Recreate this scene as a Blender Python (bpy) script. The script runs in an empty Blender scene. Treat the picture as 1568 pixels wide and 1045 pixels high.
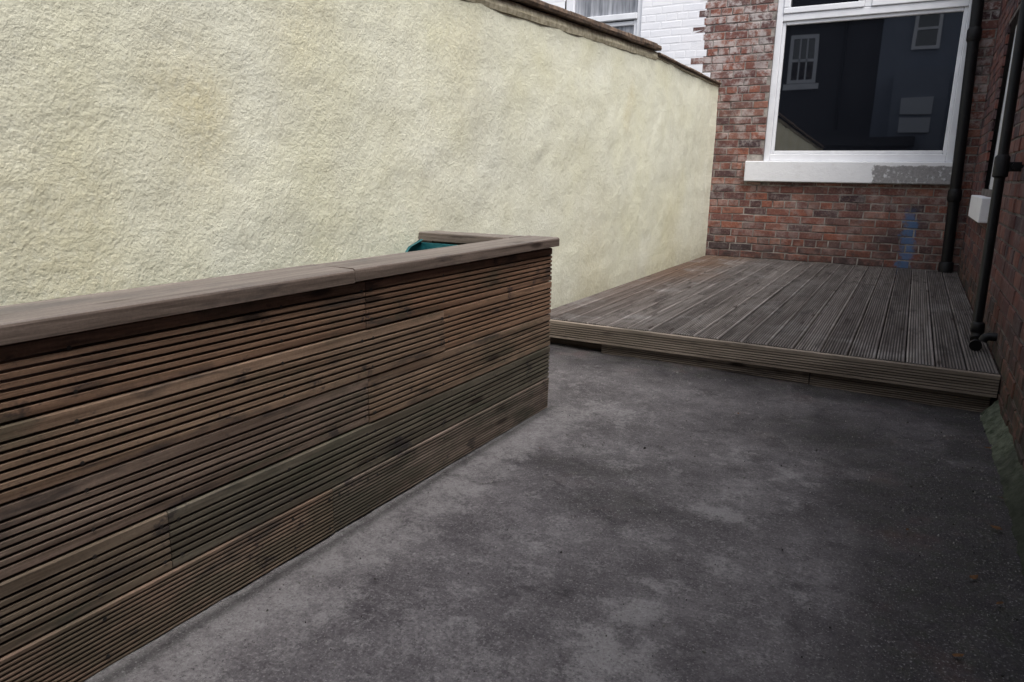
import bpy, math, random
from mathutils import Vector, Matrix, noise
random.seed(7)
S=bpy.context.scene
def sm(a,b,x):
    t=max(0,min(1,(x-a)/(b-a))); return t*t*(3-2*t)
def nz(x,y,z=0,o=4): return noise.fractal(Vector((x,y,z)),0.9,2.0,o)
# ---------------------------------------------------------------- helpers
def mesh(name,V,F,mat,parent=None,col=None,smooth=False):
    m=bpy.data.meshes.new(name); m.from_pydata([tuple(v) for v in V],[],F); m.update()
    if col is not None:
        a=m.color_attributes.new('Col','FLOAT_COLOR','POINT')
        flat=[]
        for c in col: flat+= [c[0],c[1],c[2],c[3] if len(c)>3 else 1.0]
        a.data.foreach_set('color',flat)
    if smooth: m.polygons.foreach_set('use_smooth',[True]*len(m.polygons))
    m.materials.append(mat)
    o=bpy.data.objects.new(name,m); S.collection.objects.link(o)
    if parent: o.parent=parent
    return o
def empty(name):
    o=bpy.data.objects.new(name,None); S.collection.objects.link(o); return o
def box(name,x0,x1,y0,y1,z0,z1,mat,parent=None,bev=0.0,seg=2):
    V=[(x,y,z) for x in(x0,x1) for y in(y0,y1) for z in(z0,z1)]
    F=[(0,1,3,2),(4,6,7,5),(0,4,5,1),(2,3,7,6),(0,2,6,4),(1,5,7,3)]
    o=mesh(name,V,F,mat,parent)
    if bev:
        b=o.modifiers.new('b','BEVEL'); b.width=bev; b.segments=seg
    return o
def tube(name,pts,r,mat,parent=None,n=20):
    V=[];F=[]
    pts=[Vector(p) for p in pts]
    for i,p in enumerate(pts):
        if i==0: d=pts[1]-p
        elif i==len(pts)-1: d=p-pts[-2]
        else: d=(pts[i+1]-pts[i-1])
        d.normalize(); up=Vector((0,1,0)) if abs(d.y)<.9 else Vector((0,0,1))
        a=d.cross(up).normalized(); b=d.cross(a)
        rr=r[i] if isinstance(r,(list,tuple)) else r
        for k in range(n):
            t=2*math.pi*k/n; V.append(p+a*math.cos(t)*rr+b*math.sin(t)*rr)
    for i in range(len(pts)-1):
        for k in range(n):
            F.append((i*n+k,i*n+(k+1)%n,(i+1)*n+(k+1)%n,(i+1)*n+k))
    F.append(tuple(range(n))[::-1]); F.append(tuple((len(pts)-1)*n+k for k in range(n)))
    o=mesh(name,V,F,mat,parent,smooth=True)
    e=o.modifiers.new('e','EDGE_SPLIT'); e.split_angle=math.radians(50)
    return o
class M:
    def __init__(s,name,rough=.8,spec=.3):
        s.m=bpy.data.materials.new(name); s.m.use_nodes=True; s.t=s.m.node_tree; s.b=s.t.nodes['Principled BSDF']
        s.b.inputs['Roughness'].default_value=rough; s.b.inputs['Specular IOR Level'].default_value=spec
        s.co=s.t.nodes.new('ShaderNodeTexCoord').outputs['Object']
    def n(s,k,**kw):
        x=s.t.nodes.new('ShaderNode'+k)
        for a,b in kw.items(): setattr(x,a,b)
        return x
    def l(s,a,b): s.t.links.new(a,b)
    def put(s,sock,v):
        if hasattr(v,'is_output'): s.l(v,sock)
        elif isinstance(v,(tuple,list)) and len(v)==3 and sock.type=='RGBA': sock.default_value=(*v,1)
        else: sock.default_value=v
    def math(s,op,a,b=0,c=None,clamp=False):
        x=s.n('Math',operation=op,use_clamp=clamp); s.put(x.inputs[0],a); s.put(x.inputs[1],b)
        if c is not None: s.put(x.inputs[2],c)
        return x.outputs[0]
    def map(s,scale,off=None,src=None):
        x=s.n('VectorMath',operation='MULTIPLY'); s.l(src or s.co,x.inputs[0]); x.inputs[1].default_value=scale
        o=x.outputs[0]
        if off is not None:
            y=s.n('VectorMath',operation='ADD'); s.l(o,y.inputs[0]); s.l(off,y.inputs[1]); o=y.outputs[0]
        return o
    def noise(s,scale,detail=4,rough=.55,vec=None,dist=0):
        x=s.n('TexNoise'); x.inputs['Scale'].default_value=scale; x.inputs['Detail'].default_value=detail
        x.inputs['Roughness'].default_value=rough; x.inputs['Distortion'].default_value=dist
        s.l(vec or s.co,x.inputs['Vector']); return x.outputs['Fac']
    def vor(s,scale,vec=None,feature='F1'):
        x=s.n('TexVoronoi',feature=feature); x.inputs['Scale'].default_value=scale; s.l(vec or s.co,x.inputs['Vector']); return x
    def rng(s,v,a,b,c=0.,d=1.):
        x=s.n('MapRange'); s.put(x.inputs[0],v)
        for i,q in enumerate((a,b,c,d)): x.inputs[i+1].default_value=q
        return x.outputs[0]
    def mix(s,f,a,b,bt='MIX'):
        x=s.n('Mix',data_type='RGBA',blend_type=bt); s.put(x.inputs[0],f); s.put(x.inputs[6],a); s.put(x.inputs[7],b); return x.outputs[2]
    def ramp(s,v,stops):
        x=s.n('ValToRGB'); s.put(x.inputs[0],v); e=x.color_ramp.elements
        while len(e)<len(stops): e.new(.5)
        for i,(p,c) in enumerate(stops): e[i].position=p; e[i].color=(*c,1)
        return x.outputs[0]
    def attr(s):
        x=s.n('Attribute',attribute_name='Col'); y=s.n('SeparateColor'); s.l(x.outputs['Color'],y.inputs[0]); return y.outputs[0],y.outputs[1],y.outputs[2]
    def xyz(s):
        y=s.n('SeparateXYZ'); s.l(s.co,y.inputs[0]); return y.outputs
    def comb(s,a,b,c):
        y=s.n('CombineXYZ'); s.put(y.inputs[0],a);s.put(y.inputs[1],b);s.put(y.inputs[2],c); return y.outputs[0]
    def bump(s,hts,dist=.01):
        prev=None
        for h,st,d in hts:
            x=s.n('Bump'); x.inputs['Strength'].default_value=st; x.inputs['Distance'].default_value=d; s.l(h,x.inputs['Height'])
            if prev: s.l(prev,x.inputs['Normal'])
            prev=x.outputs[0]
        s.l(prev,s.b.inputs['Normal'])
    def col(s,c): s.put(s.b.inputs['Base Color'],c); return s
# ---------------------------------------------------------------- materials
def wood(name,axis,tint=0,grooveD=.3):
    m=M(name,.75,.25); r,g,b=m.attr()
    off=m.comb(m.math('MULTIPLY',r,37.),m.math('MULTIPLY',b,91.),m.math('MULTIPLY',r,53.))
    st=[45,45,45]; st[axis]=1.6; v=m.map(st,off)
    st2=[12,12,12]; st2[axis]=2.6; v2=m.map(st2,off)
    st3=[120,120,120]; st3[axis]=5; v3=m.map(st3,off)
    gr=m.noise(1,4,.65,v); bl=m.noise(1,4,.7,v2); big=m.noise(1.7,3,.6); fine=m.noise(160,2,.7); g2=m.noise(1,3,.7,v3)
    if tint==0:
        base=m.ramp(b,[(0,(.11,.085,.068)),(.22,(.215,.128,.084)),(.45,(.225,.160,.115)),(.68,(.145,.130,.102)),(.85,(.205,.165,.140)),(1,(.26,.160,.103))])
    elif tint==1:
        base=m.ramp(b,[(0,(.138,.126,.124)),(.5,(.182,.168,.164)),(1,(.235,.218,.212))])
    elif tint==3:
        base=m.ramp(b,[(0,(.21,.178,.15)),(1,(.285,.245,.205))])
    else:
        base=m.ramp(b,[(0,(.135,.104,.088)),(.5,(.165,.132,.113)),(1,(.19,.16,.142))])
    c=m.mix(m.rng(gr,.3,.75,0,1),m.mix(1,base,(.5,.46,.43),'MULTIPLY'),m.mix(1,base,(1.5,1.48,1.45),'MULTIPLY'))
    c=m.mix(m.rng(g2,.45,.75,0,.5),c,m.mix(1,c,(.4,.38,.36),'MULTIPLY'))
    c=m.mix(m.rng(bl,.55,.66,0,.72),c,(.036,.031,.030))
    c=m.mix(m.rng(big,.52,.75,0,.3),c,(.115,.11,.088) if tint!=1 else (.12,.108,.102))
    if tint==0:
        X=m.xyz()
        # algae and damp, heavier low down
        al=m.math('ADD',m.noise(3.3,5,.7,m.map([1,.8,2.2])),m.rng(X[2],.05,.5,.06,-.03))
        c=m.mix(m.rng(al,.52,.64,0,.55),c,(.058,.062,.042))
        s1=m.noise(7,5,.75,m.map([1,1,1.4])); c=m.mix(m.rng(s1,.60,.66,0,.7),c,(.028,.024,.028))
    if tint==1:
        X=m.xyz(); f=m.math('MULTIPLY',m.rng(m.math('ADD',X[0],m.math('MULTIPLY',m.noise(1.2),.9)),-1.3,-.9,1,0),m.rng(X[1],4.2,6.2,.15,.85))
        c=m.mix(f,c,m.mix(gr,(.085,.052,.036),(.19,.12,.08)))
        c=m.mix(m.rng(m.noise(3.1,4,.7),.54,.7,0,.5),c,(.33,.32,.315))
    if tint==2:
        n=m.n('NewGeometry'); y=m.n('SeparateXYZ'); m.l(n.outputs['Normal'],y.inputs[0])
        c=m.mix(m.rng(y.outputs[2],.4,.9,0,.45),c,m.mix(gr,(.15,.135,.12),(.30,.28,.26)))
    k=m.vor(1,m.map([14 if i!=axis else 3.2 for i in range(3)],off))
    kn=m.math('MULTIPLY',m.rng(k.outputs['Distance'],.10,.2,1,0),m.rng(k.outputs['Color'],.5,.55,0,.85))
    c=m.mix(kn,c,(.030,.020,.015))
    c=m.mix(m.rng(fine,.35,.7,.0,.35),c,m.mix(1,c,(1.6,1.6,1.6),'MULTIPLY'))
    c=m.mix(m.math('MULTIPLY',g,1-grooveD),c,(.014,.012,.010))
    m.col(c); m.l(m.rng(gr,.2,.8,.85,.6),m.b.inputs['Roughness'])
    m.bump([(gr,.6,.003),(g2,.4,.0015)])
    return m.m
W_pl=wood('planter_wood',1,0,.22); W_ds=wood('deck_wood',1,1,grooveD=.25); W_fx=wood('fascia_wood',0,3,grooveD=.3); W_cap=wood('cap_wood_y',1,2); W_capx=wood('cap_wood_x',0,2)

# masonry render
m=M('cream_render',.9,.2); r,g,b=m.attr()
f1=m.noise(110,3,.6); f2=m.noise(40,3,.6); f3=m.noise(2.2,4,.6); f4=m.noise(.8,3,.5); fa=m.noise(60,3,.65)
vs=m.noise(1,4,.6,m.map([1,9,1.1]))
c=m.mix(m.rng(f3,.3,.7),(.755,.74,.535),(.825,.825,.68))
c=m.mix(m.rng(f4,.4,.65,0,.5),c,(.78,.79,.69))
c=m.mix(m.rng(vs,.5,.75,0,.18),c,(.54,.50,.38))
c=m.mix(m.math('MULTIPLY',r,m.rng(f2,.3,.65,.4,.8)),c,(.64,.565,.33))
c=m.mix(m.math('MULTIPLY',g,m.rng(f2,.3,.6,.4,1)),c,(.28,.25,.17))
c=m.mix(m.rng(fa,.5,.72,0,.15),c,(.52,.49,.38))
c=m.mix(m.rng(fa,.46,.3,0,.20),c,(.88,.88,.80))
vp=m.vor(6.5); c=m.mix(m.math('MULTIPLY',m.rng(vp.outputs['Distance'],.02,.05,1,0),m.rng(vp.outputs['Color'],.6,.62,0,.4)),c,(.42,.37,.26))
m.col(c); m.bump([(m.noise(11,3,.5),.22,.015),(f2,.42,.0095),(f1,.45,.005)])
M_rend=m.m
m=M('mortar_flaunch',.95,.2); f=m.noise(30,5,.6)
m.col(m.mix(m.rng(f,.35,.65),(.38,.33,.22),(.66,.61,.46))); m.bump([(f,.4,.006)]); M_fl=m.m
m=M('coping_tile',.85,.3); f=m.noise(22,5,.6)
m.col(m.mix(m.rng(f,.35,.65),(.06,.045,.036),(.19,.13,.09))); m.bump([(f,.5,.01)]); M_cop=m.m

def brickmat(name,white=False,darkw=False):
    m=M(name,.9,.2); r,g,b=m.attr(); X=m.xyz()
    f=m.noise(60,4,.7); f2=m.noise(14,4,.65); f3=m.noise(2.5,4,.6); fv=m.noise(180,2,.7)
    if white:
        c=m.mix(m.rng(f3,.3,.7),(.78,.79,.83),(.86,.86,.88)); c=m.mix(m.rng(f2,.65,.78,0,.2),c,(.62,.60,.57))
    else:
        c=m.ramp(r,[(0,(.055,.036,.042)),(.2,(.14,.068,.062)),(.4,(.27,.098,.064)),(.6,(.16,.074,.066)),(.8,(.31,.140,.098)),(1,(.105,.070,.072))])
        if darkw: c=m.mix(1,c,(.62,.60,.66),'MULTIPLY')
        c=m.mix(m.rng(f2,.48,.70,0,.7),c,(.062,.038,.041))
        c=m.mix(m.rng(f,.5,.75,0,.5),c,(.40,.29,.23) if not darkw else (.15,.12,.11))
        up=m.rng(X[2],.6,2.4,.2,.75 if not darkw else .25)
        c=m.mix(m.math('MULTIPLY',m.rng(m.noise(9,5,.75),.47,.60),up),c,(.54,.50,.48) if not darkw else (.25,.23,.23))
        c=m.mix(m.rng(f3,.50,.70,0,.5),c,(.06,.042,.045))
        low=m.rng(X[2],.18,.5,.8,0)
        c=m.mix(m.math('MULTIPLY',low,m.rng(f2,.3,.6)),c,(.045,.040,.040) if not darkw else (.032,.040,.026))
        if not darkw:
            d=m.math('ABSOLUTE',m.math('ADD',X[0],m.math('ADD',m.math('MULTIPLY',m.noise(5),.10),-.03)))
            d=m.math('ADD',d,m.math('MULTIPLY',m.math('SUBTRACT',m.noise(16,5,.7),.5),.28))
            mk=m.math('MULTIPLY',m.rng(d,.03,.075,.75,0),m.rng(X[2],.66,.76,1,0))
            c=m.mix(mk,c,(.08,.17,.33))
    m.col(c); m.bump([(f2,.3 if white else .6,.006),(f,.3 if white else .55,.003),(fv,.3,.0015)]); return m.m
def mortmat(name,a,b_):
    m=M(name,.95,.1); f=m.noise(7,5,.7); f2=m.noise(90,3,.6)
    m.col(m.mix(m.rng(f,.35,.65),a,b_)); m.bump([(f2,.6,.003)]); return m.m
B_red=brickmat('red_brick'); B_dk=brickmat('dark_brick',darkw=True); B_wh=brickmat('painted_brick',white=True)  # side wall uses a darker, cooler version of the red brick
Mo=mortmat('mortar',(.10,.088,.082),(.42,.385,.35)); Mo_d=mortmat('mortar_dark',(.07,.062,.060),(.18,.16,.15)); Mo_w=mortmat('mortar_white',(.77,.78,.81),(.84,.84,.86))

m=M('white_upvc',.35,.5); f=m.noise(6,4,.6); m.col(m.mix(m.rng(f,.4,.7),(.80,.81,.84),(.72,.73,.76))); M_up=m.m
m=M('sill_paint',.6,.4); f=m.noise(9,5,.7); X=m.xyz()
st=m.mix(m.noise(45,5,.75),(.10,.10,.11),(.46,.45,.45)); st=m.mix(m.rng(m.noise(20,4,.7),.55,.65),st,(.62,.63,.66))
e=m.math('ADD',X[0],m.math('MULTIPLY',m.math('SUBTRACT',m.noise(14,5,.7),.5),.13))
pf=m.rng(e,-.39,-.375,0,1); X2=m.math('ADD',X[2],m.math('MULTIPLY',m.math('SUBTRACT',m.noise(12,4,.7),.5),.07))
pf=m.math('MULTIPLY',pf,m.rng(X2,1.125,1.135,1,0)); pf=m.math('MULTIPLY',pf,m.rng(X[1],6.8,7.0,0,1))
c=m.mix(m.rng(f,.55,.75,0,.35),(.80,.81,.84),(.55,.55,.54)); c=m.mix(pf,c,st); m.col(c); m.bump([(m.noise(30,5,.7),.4,.008)]); M_sill=m.m
m=M('window_glass',.015,.5); m.b.inputs['IOR'].default_value=2.1; m.col((.006,.007,.010)); 
m.bump([(m.noise(1.3,1,.4),.05,.02)]); M_gl=m.m
m=M('curtained_glass',.05,.5); X=m.xyz(); f=m.noise(1,3,.6,m.map([22,1,2])); m.col(m.mix(m.rng(f,.35,.65),(.16,.17,.19),(.42,.43,.46))); M_gl2=m.m
m=M('black_pipe',.5,.3); f=m.noise(14,5,.7); m.col(m.mix(m.rng(f,.5,.75),(.005,.005,.006),(.015,.014,.014))); m.l(m.rng(f,.3,.7,.45,.65),m.b.inputs['Roughness']); m.bump([(m.noise(40,3,.6),.15,.003)]); M_pipe=m.m
m=M('teal_liner',.45,.5); f=m.noise(12,4,.6); m.col(m.mix(f,(.008,.07,.085),(.016,.15,.17))); m.bump([(f,.6,.02)]); M_teal=m.m
m=M('soil',.95,.1); f=m.noise(40,5,.7); m.col(m.mix(f,(.015,.011,.008),(.06,.045,.03))); m.bump([(f,.8,.02)]); M_soil=m.m
m=M('rusty_screw',.5,.5); m.col((.020,.017,.015)); M_scr=m.m

# concrete yard
m=M('weathered_concrete',.85,.35); r,g,b=m.attr()
n1=m.noise(3.6,5,.65); n2=m.noise(15,5,.8); n3=m.noise(85,4,.8); n4=m.noise(300,2,.6)
lum=m.math('ADD',m.math('MULTIPLY',n1,.5),m.math('MULTIPLY',n2,.46)); lum=m.math('ADD',lum,.045)
lum=m.math('ADD',lum,m.math('MULTIPLY',r,.14))
lum=m.math('ADD',lum,m.math('MULTIPLY',m.math('SUBTRACT',n3,.5),.56))
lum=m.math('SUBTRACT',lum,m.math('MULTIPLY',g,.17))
c=m.ramp(lum,[(.26,(.024,.021,.024)),(.42,(.062,.055,.060)),(.56,(.122,.112,.117)),(.72,(.205,.192,.196)),(.92,(.35,.34,.34))])
wp=m.math('ADD',m.noise(11,7,.82),m.math('MULTIPLY',r,.17)); wp=m.math('SUBTRACT',wp,m.math('MULTIPLY',g,.08))
wp=m.math('ADD',wp,m.math('MULTIPLY',m.math('SUBTRACT',n3,.5),.26))
c=m.mix(m.rng(wp,.57,.69,0,.62),c,m.mix(n3,(.17,.16,.162),(.39,.38,.375)))
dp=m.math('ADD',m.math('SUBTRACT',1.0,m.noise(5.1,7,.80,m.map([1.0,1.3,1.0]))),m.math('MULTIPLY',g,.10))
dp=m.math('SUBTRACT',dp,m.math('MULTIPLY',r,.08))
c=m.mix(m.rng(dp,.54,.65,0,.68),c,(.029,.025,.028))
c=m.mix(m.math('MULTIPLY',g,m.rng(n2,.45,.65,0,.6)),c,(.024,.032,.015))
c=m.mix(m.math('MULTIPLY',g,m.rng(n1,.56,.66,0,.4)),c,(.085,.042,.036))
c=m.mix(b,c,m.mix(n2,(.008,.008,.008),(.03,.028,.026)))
wn=m.noise(190,2,.5); c=m.mix(m.rng(wn,.60,.70,0,.55),c,(.34,.33,.33)); c=m.mix(m.rng(wn,.38,.30,0,.6),c,(.014,.014,.014))
m.col(c); m.l(m.rng(lum,.35,.8,.5,.95),m.b.inputs['Roughness'])
m.bump([(n2,.4,.010),(n3,.8,.007),(n4,.4,.0015)]); M_con=m.m
m=M('ground_dirt',.95,.1); f=m.noise(3,5,.6); m.col(m.mix(f,(.04,.038,.035),(.09,.085,.08))); M_gnd=m.m
m=M('green_cement',.9,.2); f=m.noise(24,6,.75); X=m.xyz(); c=m.mix(m.rng(f,.35,.65),(.035,.045,.026),(.15,.165,.125)); c=m.mix(m.rng(m.noise(7,4,.6),.5,.65,0,.6),c,(.035,.035,.032)); c=m.mix(m.rng(X[1],3.1,2.5,0,.8),c,(.022,.025,.018)); m.col(c); m.bump([(f,.6,.012),(m.noise(80,4,.7),.6,.006)]); M_gc=m.m
m=M('grit',.9,.2); r,g,b=m.attr(); m.col(m.mix(r,(.03,.028,.026),(.36,.35,.33))); M_grit=m.m
m=M('dead_leaf',.8,.2); r,g,b=m.attr(); m.col(m.mix(r,(.06,.03,.015),(.16,.08,.035))); M_leaf=m.m

# ---------------------------------------------------------------- ground
box('ground',-60,60,-60,60,-.35,-.06,M_gnd)
X0,X1,Y0,Y1=-1.93,.44,-1.6,3.76; dx=.0125
nx=int((X1-X0)/dx)+1; ny=int((Y1-Y0)/dx)+1
blobs=[(-.454,1.487,.10,1.3),(-.44,1.26,.12,1.2),(-.373,2.04,.10,1.1),(-.266,2.47,.09,1.1),(-.505,2.536,.09,1.1),(-.78,1.15,.14,.7),(-.8,1.65,.16,.45),(-.62,.95,.18,.5),(-.25,1.75,.14,.6),(-.85,2.3,.2,.5),(-1.05,2.75,.16,.5),(-.6,2.15,.2,.4),(-.35,2.25,.12,.65),(-.15,1.5,.12,.4),(-.05,2.62,.1,.4),(.30,2.9,.07,.6),(-.55,1.8,.1,.6),(-.3,1.15,.1,.5)]
V=[];C=[]
crack=lambda x:1.88+.03*math.sin(x*17)+.02*math.sin(x*41+1)
crack2=lambda x:2.60+.10*(x+.9)+.025*math.sin(x*9)+.012*math.sin(x*31)
for j in range(ny):
    y=Y0+j*dx
    for i in range(nx):
        x=X0+i*dx
        w1=noise.noise(Vector((x*7,y*7,0)))*.08; w2=noise.noise(Vector((x*7,y*7,9)))*.08
        xx=x+w1+noise.noise(Vector((x*22,y*22,3)))*.05; yy=y+w2+noise.noise(Vector((x*22,y*22,5)))*.05
        L=0
        for (bx,by,br,bs) in blobs:
            d=((xx-bx)**2+(yy-by)**2)/(br*br)
            if d<4: L+=bs*math.exp(-d*1.5)
        L+=.6*sm(-.98,-1.22,xx)*sm(3.0,2.5,yy)
        L+=.22*sm(-.5,-1.0,xx)
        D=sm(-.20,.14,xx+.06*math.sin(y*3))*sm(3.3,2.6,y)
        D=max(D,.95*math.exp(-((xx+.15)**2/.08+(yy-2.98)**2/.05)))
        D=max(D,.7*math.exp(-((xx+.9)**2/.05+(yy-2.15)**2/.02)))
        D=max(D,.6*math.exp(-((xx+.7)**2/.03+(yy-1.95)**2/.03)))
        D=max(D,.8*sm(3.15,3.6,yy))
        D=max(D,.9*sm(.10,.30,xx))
        ck=0
        if -1.33<x<-1.02: ck=max(ck,.6-abs(y-crack(x))/.014)
        ck=max(0,ck)
        if abs(y-crack2(x))<.03 and -.75<x<-.1: L+=.3*(1-abs(y-crack2(x))/.03)
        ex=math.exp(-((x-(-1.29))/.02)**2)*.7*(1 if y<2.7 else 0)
        z=.008*noise.noise(Vector((x*1.7,y*1.7,0)))+.0035*noise.noise(Vector((x*9,y*9,2)))+.002*nz(x*30,y*30,1,2)
        z+=.025*sm(2.7,3.6,y)*max(0,min(1,(-x+.2)/1.9))-.004*ck
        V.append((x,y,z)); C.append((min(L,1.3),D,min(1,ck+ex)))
F=[(j*nx+i,j*nx+i+1,(j+1)*nx+i+1,(j+1)*nx+i) for j in range(ny-1) for i in range(nx-1)]
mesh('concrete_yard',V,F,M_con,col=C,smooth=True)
# grit
V=[];F=[];C=[]
for k in range(2400):
    x=random.uniform(-1.25,.4); y=random.uniform(.2,3.6)
    if random.random()<.4: x=.4-abs(random.gauss(0,.22))
    s=random.uniform(.0010,.0028)*(1.9 if random.random()<.07 else 1)
    z=.008*noise.noise(Vector((x*1.7,y*1.7,0)))+.025*sm(2.7,3.6,y)*max(0,min(1,(-x+.2)/1.9))
    n=len(V); a=random.random()*6; cc=random.random()**1.2
    for q in range(4): V.append((x+math.cos(a+q*1.57)*s*random.uniform(.6,1.3),y+math.sin(a+q*1.57)*s*random.uniform(.6,1.3),z-.001))
    for q in range(4): V.append((x+math.cos(a+.3+q*1.57)*s*.6,y+math.sin(a+.3+q*1.57)*s*.6,z+s*random.uniform(.7,1.4)))
    C+= [(cc,0,0)]*8
    F+=[(n+4,n+5,n+6,n+7)]+[(n+q,n+(q+1)%4,n+4+(q+1)%4,n+4+q) for q in range(4)]
mesh('loose_grit',V,F,M_grit,col=C)
V=[];F=[];C=[]
for (x,y,s) in [(.33,2.35,.016),(.25,2.0,.014),(.30,1.9,.012),(.36,2.6,.013),(.1,2.2,.009),(.36,3.1,.012),(-.55,3.0,.008),(.2,1.62,.012),(-1.1,2.2,.007)]:
    n=len(V); a=random.random()*6
    for q in range(7):
        t=q/7*6.283; rr=s*(1.0 if q%7 else 1.5)*random.uniform(.75,1.1); V.append((x+math.cos(a)*math.cos(t)*rr-math.sin(a)*math.sin(t)*rr*.55,y+math.sin(a)*math.cos(t)*rr+math.cos(a)*math.sin(t)*rr*.55,.012+random.uniform(0,.004)))
        C.append((random.random(),0,0))
    F.append(tuple(range(n,n+7)))
mesh('fallen_leaves',V,F,M_leaf,col=C)

# ---------------------------------------------------------------- left wall
wall=empty('rendered_garden_wall')
def zs(y): return -.042*(5.66-y) if y<5.69 else 0
wy0,wy1,dz=-1.6,7.70,.02
st=[(1.455,1.17,.28,.8),(5.16,1.5,.18,.6),(1.0,.72,.5,.55),(2.9,1.55,.35,.3),(4.6,.35,.6,.5),(6.4,.5,.5,.45),(1.9,1.5,.3,.4),(.75,1.2,.3,.4)]
V=[];C=[]; nyw=int((wy1-wy0)/dz)+1; nzw=103
for j in range(nzw):
    z=-.08+j*dz
    for i in range(nyw):
        y=wy0+i*dz; y=min(y,wy1)
        zz=min(z,(1.945 if y<5.69 else 1.925)+zs(y))
        x=-1.91+.010*noise.noise(Vector((y*1.6,z*1.6,0)))+.005*noise.noise(Vector((y*5,z*5,4)))+.0022*noise.noise(Vector((y*13,z*13,4)))
        e=math.exp(-(((y-3.71)/.06)**2+((z-1.13)/.03)**2)); x+=.003*e
        e3=math.exp(-(((y-2.585)/.02)**2+((z-1.0)/.06)**2)); x+=.003*e3
        V.append((x,y,zz))
        s=0
        wob=.10*noise.noise(Vector((y*4,z*4,7)))
        for (sy,sz,sr,ss) in st:
            s+=ss*math.exp(-(((y-sy+wob)/(sr*.6))**2+((z-sz+wob)/sr)**2)*1.4)
        dirt_shade=.3*sm(1.80+zs(y),1.95+zs(y),z+.05*noise.noise(Vector((y*6,1,1))))+.22*e+.18*e3+.35*sm(.38,.17,z)
        dirt_shade+=.22*sm(5.2,7.7,y)  # light falloff toward the far end, painted into the wall colour
        C.append((min(s,.9),min(dirt_shade,1),0))
F=[(j*nyw+i,j*nyw+i+1,(j+1)*nyw+i+1,(j+1)*nyw+i) for j in range(nzw-1) for i in range(nyw-1)]
mesh('render_face',V,F,M_rend,wall,col=C,smooth=True)
box('wall_core',-2.07,-1.925,wy0,5.69,-.1,1.60,M_rend,wall)
box('wall_core_far',-2.07,-1.925,5.69,wy1,-.1,1.91,M_rend,wall)
def lumpy(name,y0,y1,x0,x1,z0,z1,mat,amp,par,step=.04):
    V=[];F=[];n=int((y1-y0)/step)+1
    ring=[(x0,z0),(x1-.006,z0),(x1,z0+(z1-z0)*.35),(x1-.004,z1-.006),(x1-.012,z1),(x0,z1)]
    for i in range(n+1):
        y=y0+(y1-y0)*i/n
        for k,(x,z) in enumerate(ring):
            q=noise.noise(Vector((y*7,k*3.1,x0)))*amp
            V.append((x+q*(x>-2),y,z+zs(y)+noise.noise(Vector((y*5,k*2.2,9)))*amp*.8))
    K=len(ring)
    for i in range(n):
        for k in range(K): F.append((i*K+k,i*K+(k+1)%K,(i+1)*K+(k+1)%K,(i+1)*K+k))
    F.append(tuple(range(K))); F.append(tuple(n*K+k for k in range(K))[::-1])
    return mesh(name,V,F,mat,par)
lumpy('mortar_band_a',wy0,5.68,-2.08,-1.900,1.885,1.948,M_fl,.005,wall)
lumpy('wall_head',wy0,5.68,-2.07,-1.93,1.55,1.887,M_rend,.001,wall)
lumpy('mortar_band_b',5.70,7.69,-2.08,-1.900,1.90,1.918,M_fl,.005,wall)
y=wy0
while y<5.62:
    l=min(random.uniform(.28,.34),5.69-y); lumpy('coping_tile_near',y+.002,y+l-.003,-2.11,-1.868+random.uniform(-.006,.006),1.952+random.uniform(-.003,.003),1.994+random.uniform(-.004,.004),M_cop,.004,wall); y+=l
y=5.70
while y<7.6:
    l=min(random.uniform(.4,.5),7.69-y); lumpy('coping_tile_far',y+.002,y+l-.003,-2.11,-1.880+random.uniform(-.004,.004),1.922,1.948+random.uniform(-.003,.003),M_cop,.003,wall); y+=l

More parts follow.
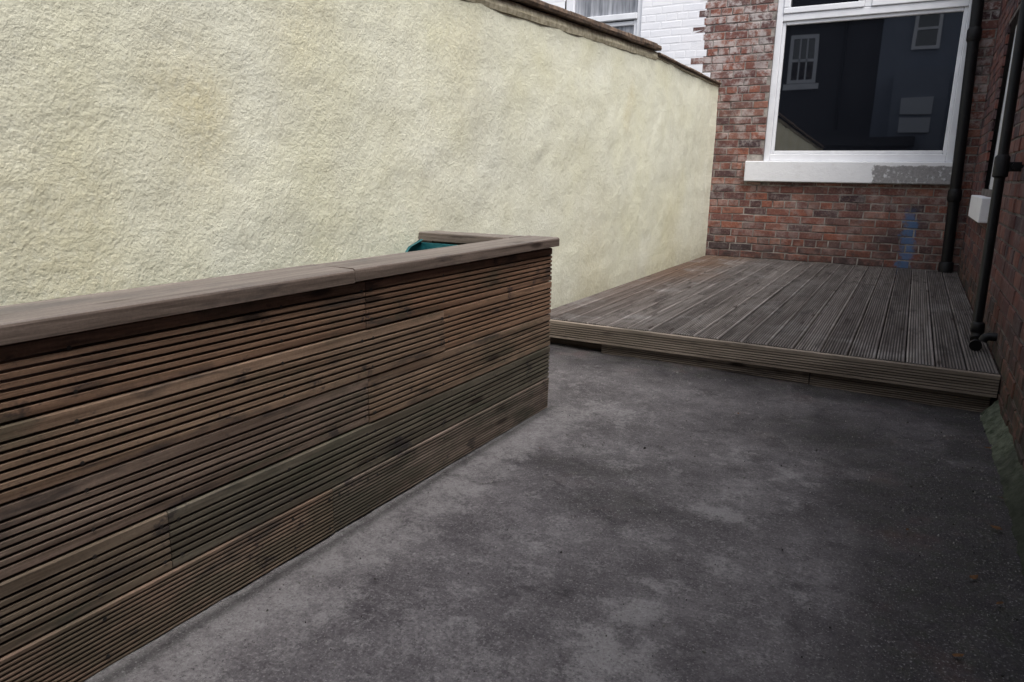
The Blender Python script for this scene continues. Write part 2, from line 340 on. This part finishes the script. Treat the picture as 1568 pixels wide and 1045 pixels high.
# ---------------------------------------------------------------- brick walls
def bricks(name,O,U,N,u0,u1,v0,v1,holes,mats,parent,pick=None,headers=5,seed=1,jit=.002,ch=.004):
    rnd=random.Random(seed); O=Vector(O);U=Vector(U);N=Vector(N);Z=Vector((0,0,1))
    data={k:([],[],[]) for k in range(len(mats))}
    row=0; v=v0; cz=.075; g=.011
    flip = U.cross(Z).dot(N)<0
    while v<v1-.01:
        hd=(row%headers==headers-1); L=.1125 if hd else .225
        u=u0-(.1125 if row%2 else 0)-(.056 if hd else 0)
        while u<u1:
            a=max(u,u0)+g*.5; bb=min(u+L,u1)-g*.5; ok=bb-a>.03
            va=v+g*.5; vb=min(v+cz,v1)-g*.5
            for (h0,h1,k0,k1) in holes:
                if vb>k0 and va<k1 and bb>h0 and a<h1:
                    if a>=h0 and bb<=h1: 
                        if va<k0-.02: vb=k0-.004
                        elif vb>k1+.02: va=k1+.004
                        else: ok=False
                    elif a<h0: bb=h0-.002; ok=ok and bb-a>.03
                    else: a=h1+.002; ok=ok and bb-a>.03
            if ok:
                k=pick(a,(a+bb)/2,v,row) if pick else 0
                VV,FF,CC=data[k]; n=len(VV); c=rnd.random(); jt=jit if k==0 else .0005
                nn=rnd.uniform(-jt,jt); cc=ch if k==0 else .0015
                j=lambda:rnd.uniform(-.0025,.0025)
                cs=[(a+j(),va+j()),(bb+j(),va+j()),(bb+j(),vb+j()),(a+j(),vb+j())]
                cu=(a+bb)/2;cv=(va+vb)/2
                for (p,q) in cs: VV.append(O+U*p+Z*q+N*(-.02))
                for (p,q) in cs: VV.append(O+U*p+Z*q+N*(nn-cc))
                for (p,q) in cs:
                    VV.append(O+U*(p+ch*(1 if p<cu else -1))+Z*(q+ch*(1 if q<cv else -1))+N*(nn+rnd.uniform(-.001,.001)*(1 if k==0 else .4)))
                CC+=[(c,rnd.random(),0)]*12
                fs=[(n+8,n+9,n+10,n+11)]
                for q in range(4):
                    w=(q+1)%4; fs+=[(n+4+q,n+4+w,n+8+w,n+8+q),(n+q,n+w,n+4+w,n+4+q)]
                FF+= [f[::-1] for f in fs] if flip else fs
            u+=L
        v+=cz; row+=1
    for k,(VV,FF,CC) in data.items():
        if VV: mesh(name+'_bricks_%d'%k,VV,FF,mats[k],parent,col=CC)
def panel(name,O,U,N,rects,mat,parent,off):
    V=[];F=[];O=Vector(O);U=Vector(U);N=Vector(N);Z=Vector((0,0,1)); flip=U.cross(Z).dot(N)<0
    for (a,b,c,d) in rects:
        n=len(V); V+=[O+U*a+Z*c+N*off,O+U*b+Z*c+N*off,O+U*b+Z*d+N*off,O+U*a+Z*d+N*off]; f=(n,n+1,n+2,n+3); F.append(f[::-1] if flip else f)
    return mesh(name,V,F,mat,parent)
HY=7.703
house=empty('brick_house')
wx0,wx1,wz0,wz1=-1.405,.252,1.166,3.05
def pick(a,c,v,row):
    e=-2.085+(.05 if row%2 else -.04)+.03*math.sin(row*2.7)
    return 1 if c<e else 0
nw=(-3.68,-2.78,2.05,3.6)
bricks('facade',(0,HY,0),(1,0,0),(0,-1,0),-6.5,.43,.03,3.6,[(wx0,wx1,.966,wz1),(-1.567,wx0,.966,1.166),nw],[B_red,B_wh],house,pick,seed=3)
panel('facade_mortar',(0,HY,0),(1,0,0),(0,-1,0),[(-2.09,wx0,0,3.6),(wx0,.43,0,1.0),(wx0,.43,wz1,3.6),(wx1,.43,1.0,wz1)],Mo,house,-.0055)
panel('white_mortar',(0,HY,0),(1,0,0),(0,-1,0),[(-6.5,nw[0],0,3.6),(nw[0],nw[1],0,nw[2]),(nw[0],nw[1],nw[3],3.6),(nw[1],-2.09,0,3.6)],Mo_w,house,-.0012)
box('upper_storey',-6.5,.42,HY+.005,HY+5,3.6,5.6,B_red,house)
box('backing',-6.5,.42,HY+.25,HY+5,-.1,3.6,Mo_d,house)
box('reveal_l',wx0-.05,wx0,HY+.012,HY+.25,1.166,wz1,Mo_d,house)
# window
win=empty('sash_window'); win.parent=house
fy=HY+.02
def fr(n,x0,x1,z0,z1,y0=fy,y1=fy+.06,b=.006): box(n,x0,x1,y0,y1,z0,z1,M_up,win,b)
fr('frame_left',wx0,wx0+.06,1.17,wz1); fr('frame_right',wx1-.06,wx1,1.17,wz1)
fr('frame_bottom',wx0+.0605,wx1-.0605,1.17,1.24); fr('frame_top',wx0+.0605,wx1-.0605,wz1-.06,wz1)
fr('transom',wx0+.0605,wx1-.0605,2.485,2.55)
fr('bead_l',wx0+.061,wx0+.092,1.241,2.484,fy+.018); fr('bead_r',wx1-.092,wx1-.061,1.241,2.484,fy+.018)
fr('bead_b',wx0+.093,wx1-.093,1.241,1.272,fy+.018); fr('bead_t',wx0+.093,wx1-.093,2.452,2.484,fy+.018)
mid=(wx0+wx1)/2-.03
fr('mullion',mid-.03,mid+.03,2.551,wz1-.061)
for k,(a,b) in enumerate([(wx0+.061,mid-.031),(mid+.031,wx1-.061)]):
    fr('opener_b%d'%k,a,b,2.552,2.605,fy-.012,fy+.04); fr('opener_t%d'%k,a,b,wz1-.12,wz1-.062,fy-.012,fy+.04)
    fr('opener_l%d'%k,a,a+.055,2.606,wz1-.121,fy-.012,fy+.04); fr('opener_r%d'%k,b-.055,b,2.606,wz1-.121,fy-.012,fy+.04)
panel('glass',(0,fy+.045,0),(1,0,0),(0,-1,0),[(wx0+.05,wx1-.05,1.2,wz1-.05)],M_gl,win,0)
box('stone_sill',-1.567,.262,HY-.055,HY+.079,.968,1.168,M_sill,house,.008)
# neighbour's window
nwin=empty('neighbour_window'); nwin.parent=house
def fr2(n,x0,x1,z0,z1,y0=HY+.03,y1=HY+.09): box(n,x0,x1,y0,y1,z0,z1,M_up,nwin,.006)
a,b,c_,d=nw
fr2('frame_l',a,a+.09,c_,d); fr2('frame_r',b-.06,b,c_,d); fr2('bottom',a+.091,b-.061,c_,c_+.08); fr2('top',a+.091,b-.061,d-.07,d)
fr2('meeting_rail',a+.091,b-.061,2.64,2.70,HY+.02); fr2('sash_l',a+.091,a+.13,c_+.081,2.639,HY+.05); fr2('sash_r',b-.10,b-.061,c_+.081,2.639,HY+.05)
fr2('lower_rail',a+.131,b-.101,2.585,2.625,HY+.05)
panel('curtain_glass',(0,HY+.075,0),(1,0,0),(0,-1,0),[(a+.02,b-.02,c_+.02,d-.02)],M_gl2,nwin,0)
box('neighbour_sill',a-.06,b+.06,HY-.05,HY+.029,c_-.1,c_-.002,M_up,house,.006)

# right wall
RX=.423
rw=empty('brick_side_wall')
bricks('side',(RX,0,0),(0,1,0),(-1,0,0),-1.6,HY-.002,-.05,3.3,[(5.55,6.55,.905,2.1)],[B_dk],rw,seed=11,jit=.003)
panel('side_mortar',(RX,0,0),(0,1,0),(-1,0,0),[(-1.6,5.55,-.1,3.3),(5.55,6.55,-.1,.95),(5.55,6.55,2.1,3.3),(6.55,HY,-.1,3.3)],Mo_d,rw,-.006)
box('core',RX+.25,RX+3,-1.6,HY+5,-.1,3.3,Mo_d,rw)
box('top_coping',RX-.03,RX+3,-1.6,HY-.01,3.302,3.36,M_cop,rw)
box('side_sill',RX-.055,RX+.10,5.5,6.56,.74,.90,M_sill,rw,.006)
box('side_window_frame',RX+.05,RX+.10,5.55,6.55,.905,2.1,M_up,rw,.005)
V=[];F=[];n=420
for i in range(n+1):
    y=-1.5+(3.62+1.5)*i/n
    q=.018*noise.noise(Vector((y*3,0,0)))
    def w(k): return .010*nz(y*16,k*1.7,2,4)
    V+=[(RX-.060+q*1.5+w(0),y,-.012),(RX-.048+q*1.2+w(1),y,.008+w(5)*.4),(RX-.034+q+w(2)*.6,y,.024+w(6)*.5),(RX-.018+q*.4+w(3)*.4,y,.044+q*.5+w(7)*.6),(RX-.008+w(4)*.2,y,.062+q+w(8)*.8),(RX+.006,y,.074+q*1.2+w(9))]
for i in range(n):
    for k in range(5): F.append((i*6+k,i*6+k+1,(i+1)*6+k+1,(i+1)*6+k)[::-1])
mesh('cement_fillet',V,F,M_gc,rw,smooth=True)

# ---------------------------------------------------------------- boards
class Boards:
    def __init__(s): s.V=[];s.F=[];s.C=[]
    def add(s,O,L,W,N,length,width,th,kind,rnd,rb=None,seg=.12):
        O=Vector(O);L=Vector(L);W=Vector(W);N=Vector(N)
        pr=[]
        if kind=='wide':
            n=6; e=.018*width/.14; p=(width-2*e)/n; gd=.006
            pr=[(0,-.004,0),(.003,0,0)]
            for k in range(n):
                a=e+k*p; pr+=[(a+p*.08,0,0),(a+p*.16,-gd,1),(a+p*.44,-gd,1),(a+p*.54,0,0)]
            pr+=[(width-.003,0,0),(width,-.004,0)]
        elif kind=='fine':
            n=12; p=(width-.012)/n; gd=.0035
            pr=[(0,-.004,0),(.003,0,0)]
            for k in range(n):
                a=.006+k*p; pr+=[(a,0,0),(a+p*.22,-gd,1),(a+p*.44,-gd,1),(a+p*.66,0,0)]
            pr+=[(width-.003,0,0),(width,-.004,0)]
        elif kind=='deck':
            n=8; p=(width-.014)/n; gd=.005
            pr=[(0,-.006,0),(.004,-.001,0)]
            for k in range(n):
                a=.007+k*p; pr+=[(a,0,0),(a+p*.18,-gd,1),(a+p*.50,-gd,1),(a+p*.68,0,0)]
            pr+=[(width-.004,-.001,0),(width,-.006,0)]
        else:
            pr=[(0,-.007,0),(.002,-.003,0),(.007,0,0),(width*.35,.0,0),(width*.7,0,0),(width-.007,0,0),(width-.002,-.003,0),(width,-.007,0)]
        pr+=[(width,-th,0),(0,-th,0)]
        K=len(pr); m=max(1,int(length/seg)); n0=len(s.V); ra=rnd.random(); rb=rnd.random() if rb is None else rb; sd=rnd.random()*99
        tl=rnd.uniform(-.002,.002)
        for i in range(m+1):
            t=length*i/m
            wv=.0015*noise.noise(Vector((t*1.5,sd,0))); wn=.002*noise.noise(Vector((t*1.3,sd,5)))
            for (w,h,g) in pr:
                s.V.append(O+L*t+W*(w+wv)+N*(h+wn+tl*(w/width-.5)*2)); s.C.append((ra,g,rb))
        fl=L.cross(W).dot(N)<0
        fs=[]
        for i in range(m):
            for k in range(K):
                fs.append((n0+i*K+k,n0+(i+1)*K+k,n0+(i+1)*K+(k+1)%K,n0+i*K+(k+1)%K))
        fs.append(tuple(n0+k for k in range(K))); fs.append(tuple(n0+m*K+k for k in range(K))[::-1])
        s.F+= [f[::-1] for f in fs] if fl else fs
    def done(s,name,mat,par=None): return mesh(name,s.V,s.F,mat,par,col=s.C)
rnd=random.Random(5)
X_=(1,0,0);Y_=(0,1,0);Z_=(0,0,1)
pl=empty('timber_planter')
ye=2.671; tan=.013
def px(y): return -1.299+tan*(y-ye)
Ld=Vector((tan,1,0)).normalized()
B=Boards(); top=.705; bh=top/5
joints=[[1.51],[1.89],[1.51],[.86],[1.35]]
tones=[[.30,.24],[.42,.98],[.88,.45],[.58,.68],[.92,.85]]
for r_,js in enumerate(joints):
    z0=top-bh*(r_+1)+.0015; ys=[-1.2]+js+[ye]
    for k in range(len(ys)-1):
        a=ys[k]+.0012; b=ys[k+1]-.0012
        B.add((px(a)+rnd.uniform(-.001,.001),a,z0),Ld,Z_,X_,b-a,bh-.004,.026,'fine' if r_==4 else 'wide',rnd,rb=tones[r_][k])
B.done('front_cladding',W_pl,pl)
B=Boards()
for r_ in range(5):
    B.add((-1.90,ye+.001,top-bh*(r_+1)+.0015),X_,Z_,Y_,.575,bh-.004,.026,'fine' if r_==4 else 'wide',rnd)
B.done('end_cladding',W_fx,pl)
B=Boards()
B.add((px(-1.2)-.140,-1.2,.745),Ld,X_,Z_,2.65,.158,.036,'flat',rnd,rb=.35)
B.add((px(1.452)-.140,1.4515,.745),Ld,X_,Z_,2.695-1.4515,.158,.036,'flat',rnd,rb=.45)
B.done('front_cap',W_cap,pl)
B=Boards()
B.add((-1.905,2.555,.7445),X_,Y_,Z_,.458,.138,.036,'flat',rnd,rb=.8)
B.done('end_cap',W_capx,pl)
V=[];F=[]
def disc(c,N,r):
    c=Vector(c);N=Vector(N); a=N.orthogonal().normalized(); b=N.cross(a); n=len(V)
    for q in range(8): V.append(c+a*math.cos(q*.785)*r+b*math.sin(q*.785)*r+N*.0008)
    F.append(tuple(range(n,n+8)))
for r_ in range(5):
    for yy in (.1,.70,1.2,1.49,1.53,1.88,2.25,2.63)+tuple(j+.02 for j in joints[r_])+tuple(j-.02 for j in joints[r_]):
        for q in (.2,.8):
            zz=top-bh*(r_+q); disc((px(yy)+.0018,yy+rnd.uniform(-.004,.004),zz),X_,.0045)
o=mesh('screws',V,F,M_scr,pl)
box('post_front',-1.39,-1.327,2.575,2.643,0,.704,W_capx,pl); 
box('inner_frame',-1.365,-1.33,-1.1,2.57,.62,.704,W_cap,pl)
box('liner_end',-1.885,-1.40,2.535,2.55,.05,.70,M_teal,pl); box('liner_front',-1.40,-1.37,-1.1,2.55,.05,.69,M_teal,pl)
V=[];F=[]
for i in range(41):
    y=-1.1+3.635*i/40; zt=.58+.135*sm(2.30,2.50,y)+.008*noise.noise(Vector((y*9,0,0)))
    xo=.012*noise.noise(Vector((y*6,3,0)))
    V+=[(-1.885,y,.05),(-1.885+xo*.3,y,zt-.06),(-1.878+xo,y,zt),(-1.866+xo,y,zt-.002)]
F=[(i*4+k,i*4+k+1,i*4+k+5,i*4+k+4) for i in range(40) for k in range(3)]
mesh('liner_rear',V,F,M_teal,pl,smooth=True)
V=[];F=[]
for i in range(60):
    for j in range(12):
        V.append((-1.90+j*.045,-1.1+i*.062,.42+.02*nz(i*.4,j*.4,0,3)))
F=[(i*12+j,i*12+j+1,(i+1)*12+j+1,(i+1)*12+j)[::-1] for i in range(59) for j in range(11)]
mesh('soil',V,F,M_soil,pl)

# deck
dk=empty('timber_deck')
FY=3.643; dzt=.184
B=Boards(); nb=19; wid=(RX-.004+1.902)/nb
for k in range(nb):
    x=-1.902+k*wid
    cuts=[FY]+([rnd.uniform(5.0,6.4)] if rnd.random()<.35 else [])+[HY-.012]
    for q in range(len(cuts)-1):
        B.add((x+.0035,cuts[q]+(.0 if q else rnd.uniform(-.003,.003)),dzt+rnd.uniform(-.0012,.0012)),Y_,X_,Z_,cuts[q+1]-cuts[q]-.003,wid-.007,.026,'deck',rnd)
B.done('deck_boards',W_ds,dk)
V=[];F=[]
for k in range(nb):
    for yy in (3.69,4.1,4.55,5.0,5.45,5.9,6.35,6.8,7.25):
        for q in (.25,.75): disc((-1.902+(k+q)*wid,yy+rnd.uniform(-.005,.005),dzt),Z_,.0042)
mesh('deck_screws',V,F,M_scr,dk)
B=Boards()
B.add((-1.90,FY-.022,dzt-.108),X_,Z_,(0,-1,0),2.318,.104,.020,'wide',rnd,rb=.72)
B.add((-1.45,FY+.008,-.012),X_,Z_,(0,-1,0),1.10,.084,.026,'wide',rnd,rb=.6)
B.add((-.345,FY+.011,-.012),X_,Z_,(0,-1,0),.745,.084,.026,'wide',rnd,rb=.3)
B.done('deck_fascia',W_fx,dk)
box('deck_frame',-1.88,.40,FY+.06,FY+.11,-.02,.15,W_capx,dk)

# ---------------------------------------------------------------- pipes
p1=empty('soil_pipe')
a=Vector((.322,HY-.075,.17)); b=Vector((.225,HY-.075,3.4))
P=lambda t:a.lerp(b,t)
tube('pipe',[a,b],.045,M_pipe,p1)
for t in (.62,.20): tube('socket',[P(t),P(t+.006),P(t+.03),P(t+.036)],[.047,.056,.056,.047],M_pipe,p1)
tube('foot_socket',[P(0),P(.03),P(.034)],[.060,.060,.047],M_pipe,p1)
p2=empty('rainwater_pipe')
a=Vector((.350,4.2,.30)); b=Vector((.318,4.34,3.3))
P=lambda t:a.lerp(b,t)
tube('pipe',[(.352,4.18,.285),P(0),P(.5),b],.023,M_pipe,p2)
s0=(1.08-.30)/3.0
tube('collar',[P(s0-.02),P(s0-.018),P(s0+.012),P(s0+.016)],[.024,.033,.033,.024],M_pipe,p2)
c=P(s0); box('collar_bracket',c.x+.02,RX+.01,c.y-.012,c.y+.012,c.z-.03,c.z+.015,M_pipe,p2,.003)
tube('bracket_bolt',[(c.x+.055,c.y-.03,c.z-.005),(c.x+.055,c.y+.0,c.z-.005)],.016,M_pipe,p2,12)
tube('shoe_collar',[(.352,4.18,.315),(.352,4.18,.305),(.353,4.175,.265),(.353,4.175,.26)],[.024,.031,.031,.024],M_pipe,p2)
tube('shoe',[(.353,4.175,.275),(.353,4.17,.250),(.352,4.155,.228),(.350,4.12,.214),(.349,4.09,.209)],[.025,.026,.026,.026,.028],M_pipe,p2)
tube('waste_pipe',[(.43,4.02,.275),(.39,4.02,.275),(.375,4.02,.268),(.368,4.02,.25)],.020,M_pipe,p2,14)
# ---------------------------------------------------------------- building behind (seen reflected)
m=M('rear_render',.9,.2); m.col(m.mix(m.noise(2),(.19,.22,.27),(.25,.28,.34))); M_rr=m.m
m=M('rear_dark',.9,.2); m.col(m.mix(m.noise(3),(.045,.045,.052),(.075,.075,.082))); M_rd=m.m
rh=empty('rear_house')
box('walls',-9,4,-9,-4.2,-.1,6.0,M_rd,rh)
box('rendered_bay',-1.15,4,-4.199,-4.0,-.1,6.0,M_rr,rh)
box('roof',-9.2,4.2,-9.2,-3.95,6.002,6.3,M_cop,rh)
box('downpipe',-2.0,-1.93,-4.15,-4.05,2.2,6.0,M_pipe,rh)
rwn=empty('window'); rwn.parent=rh
box('pane',-3.1,-2.6,-4.18,-4.16,3.35,4.35,M_gl,rwn)
for (x0,x1,z0,z1) in [(-3.17,-3.09,3.3,4.42),(-2.61,-2.53,3.3,4.42),(-3.09,-2.61,4.33,4.42),(-3.09,-2.61,3.3,3.38),(-3.09,-2.61,3.81,3.87),(-2.945,-2.915,3.38,4.33),(-2.785,-2.755,3.38,4.33),(-3.25,-2.45,3.16,3.29)]:
    box('bar',x0,x1,-4.155,-4.10,z0,z1,M_up,rwn)
rw2=empty('window_upper'); rw2.parent=rh
box('pane',-.45,-.05,-3.995,-3.985,3.95,4.75,M_gl,rw2)
for (x0,x1,z0,z1) in [(-.52,-.45,3.9,4.8),(-.05,.02,3.9,4.8),(-.45,-.05,4.74,4.8),(-.45,-.05,3.9,3.97),(-.45,-.05,4.32,4.37)]:
    box('bar',x0,x1,-3.98,-3.94,z0,z1,M_up,rw2)
m=M('grey_panel',.7,.3); m.col((.55,.58,.63)); M_gp=m.m
box('lean_to',-.75,.3,-3.99,-3.2,-.1,3.4,M_rr,rh); box('lean_to_window',-.55,.05,-3.19,-3.15,2.45,2.8,M_gp,rh); box('lean_to_window_low',-.55,.05,-3.19,-3.15,2.05,2.38,M_gp,rh)
box('shed_roof',-2.6,-.2,-3.6,-2.8,1.75,1.95,M_rd,rh); box('shed_wall',-2.5,-.3,-3.5,-2.9,-.1,1.75,M_rd,rh)

# ---------------------------------------------------------------- camera / light
cam=bpy.data.cameras.new('camera'); co=bpy.data.objects.new('camera',cam); S.collection.objects.link(co)
cam.sensor_width=36; cam.lens=36*1081/1568; cam.clip_start=.02; cam.clip_end=500
R=Matrix.Rotation(.508,4,'Z')@Matrix.Rotation(math.pi/2-.232,4,'X')@Matrix.Rotation(.016,4,'Z')
co.matrix_world=Matrix.Translation((0,0,1.0))@R
S.camera=co
sd=Vector((.62,-.50,1.35)).normalized()
el=math.asin(sd.z); az=math.atan2(sd.x,sd.y)
l=bpy.data.lights.new('sun','SUN'); l.energy=2.2; l.angle=math.radians(40); l.color=(1,.985,.97)
lo=bpy.data.objects.new('sun',l); S.collection.objects.link(lo); lo.rotation_euler=sd.to_track_quat('Z','Y').to_euler()
w=bpy.data.worlds.new('World'); S.world=w; w.use_nodes=True; t=w.node_tree
sk=t.nodes.new('ShaderNodeTexSky'); sk.sky_type='NISHITA'; sk.sun_disc=False; sk.sun_elevation=el; sk.sun_rotation=az; sk.dust_density=4; sk.air_density=1
hs=t.nodes.new('ShaderNodeHueSaturation'); hs.inputs['Saturation'].default_value=.45; hs.inputs['Value'].default_value=1.85
bg=t.nodes['Background']; bg.inputs[1].default_value=.15
t.links.new(sk.outputs[0],hs.inputs['Color']); t.links.new(hs.outputs[0],bg.inputs[0])
S.view_settings.view_transform='Standard'; S.view_settings.look='None'; S.view_settings.exposure=0
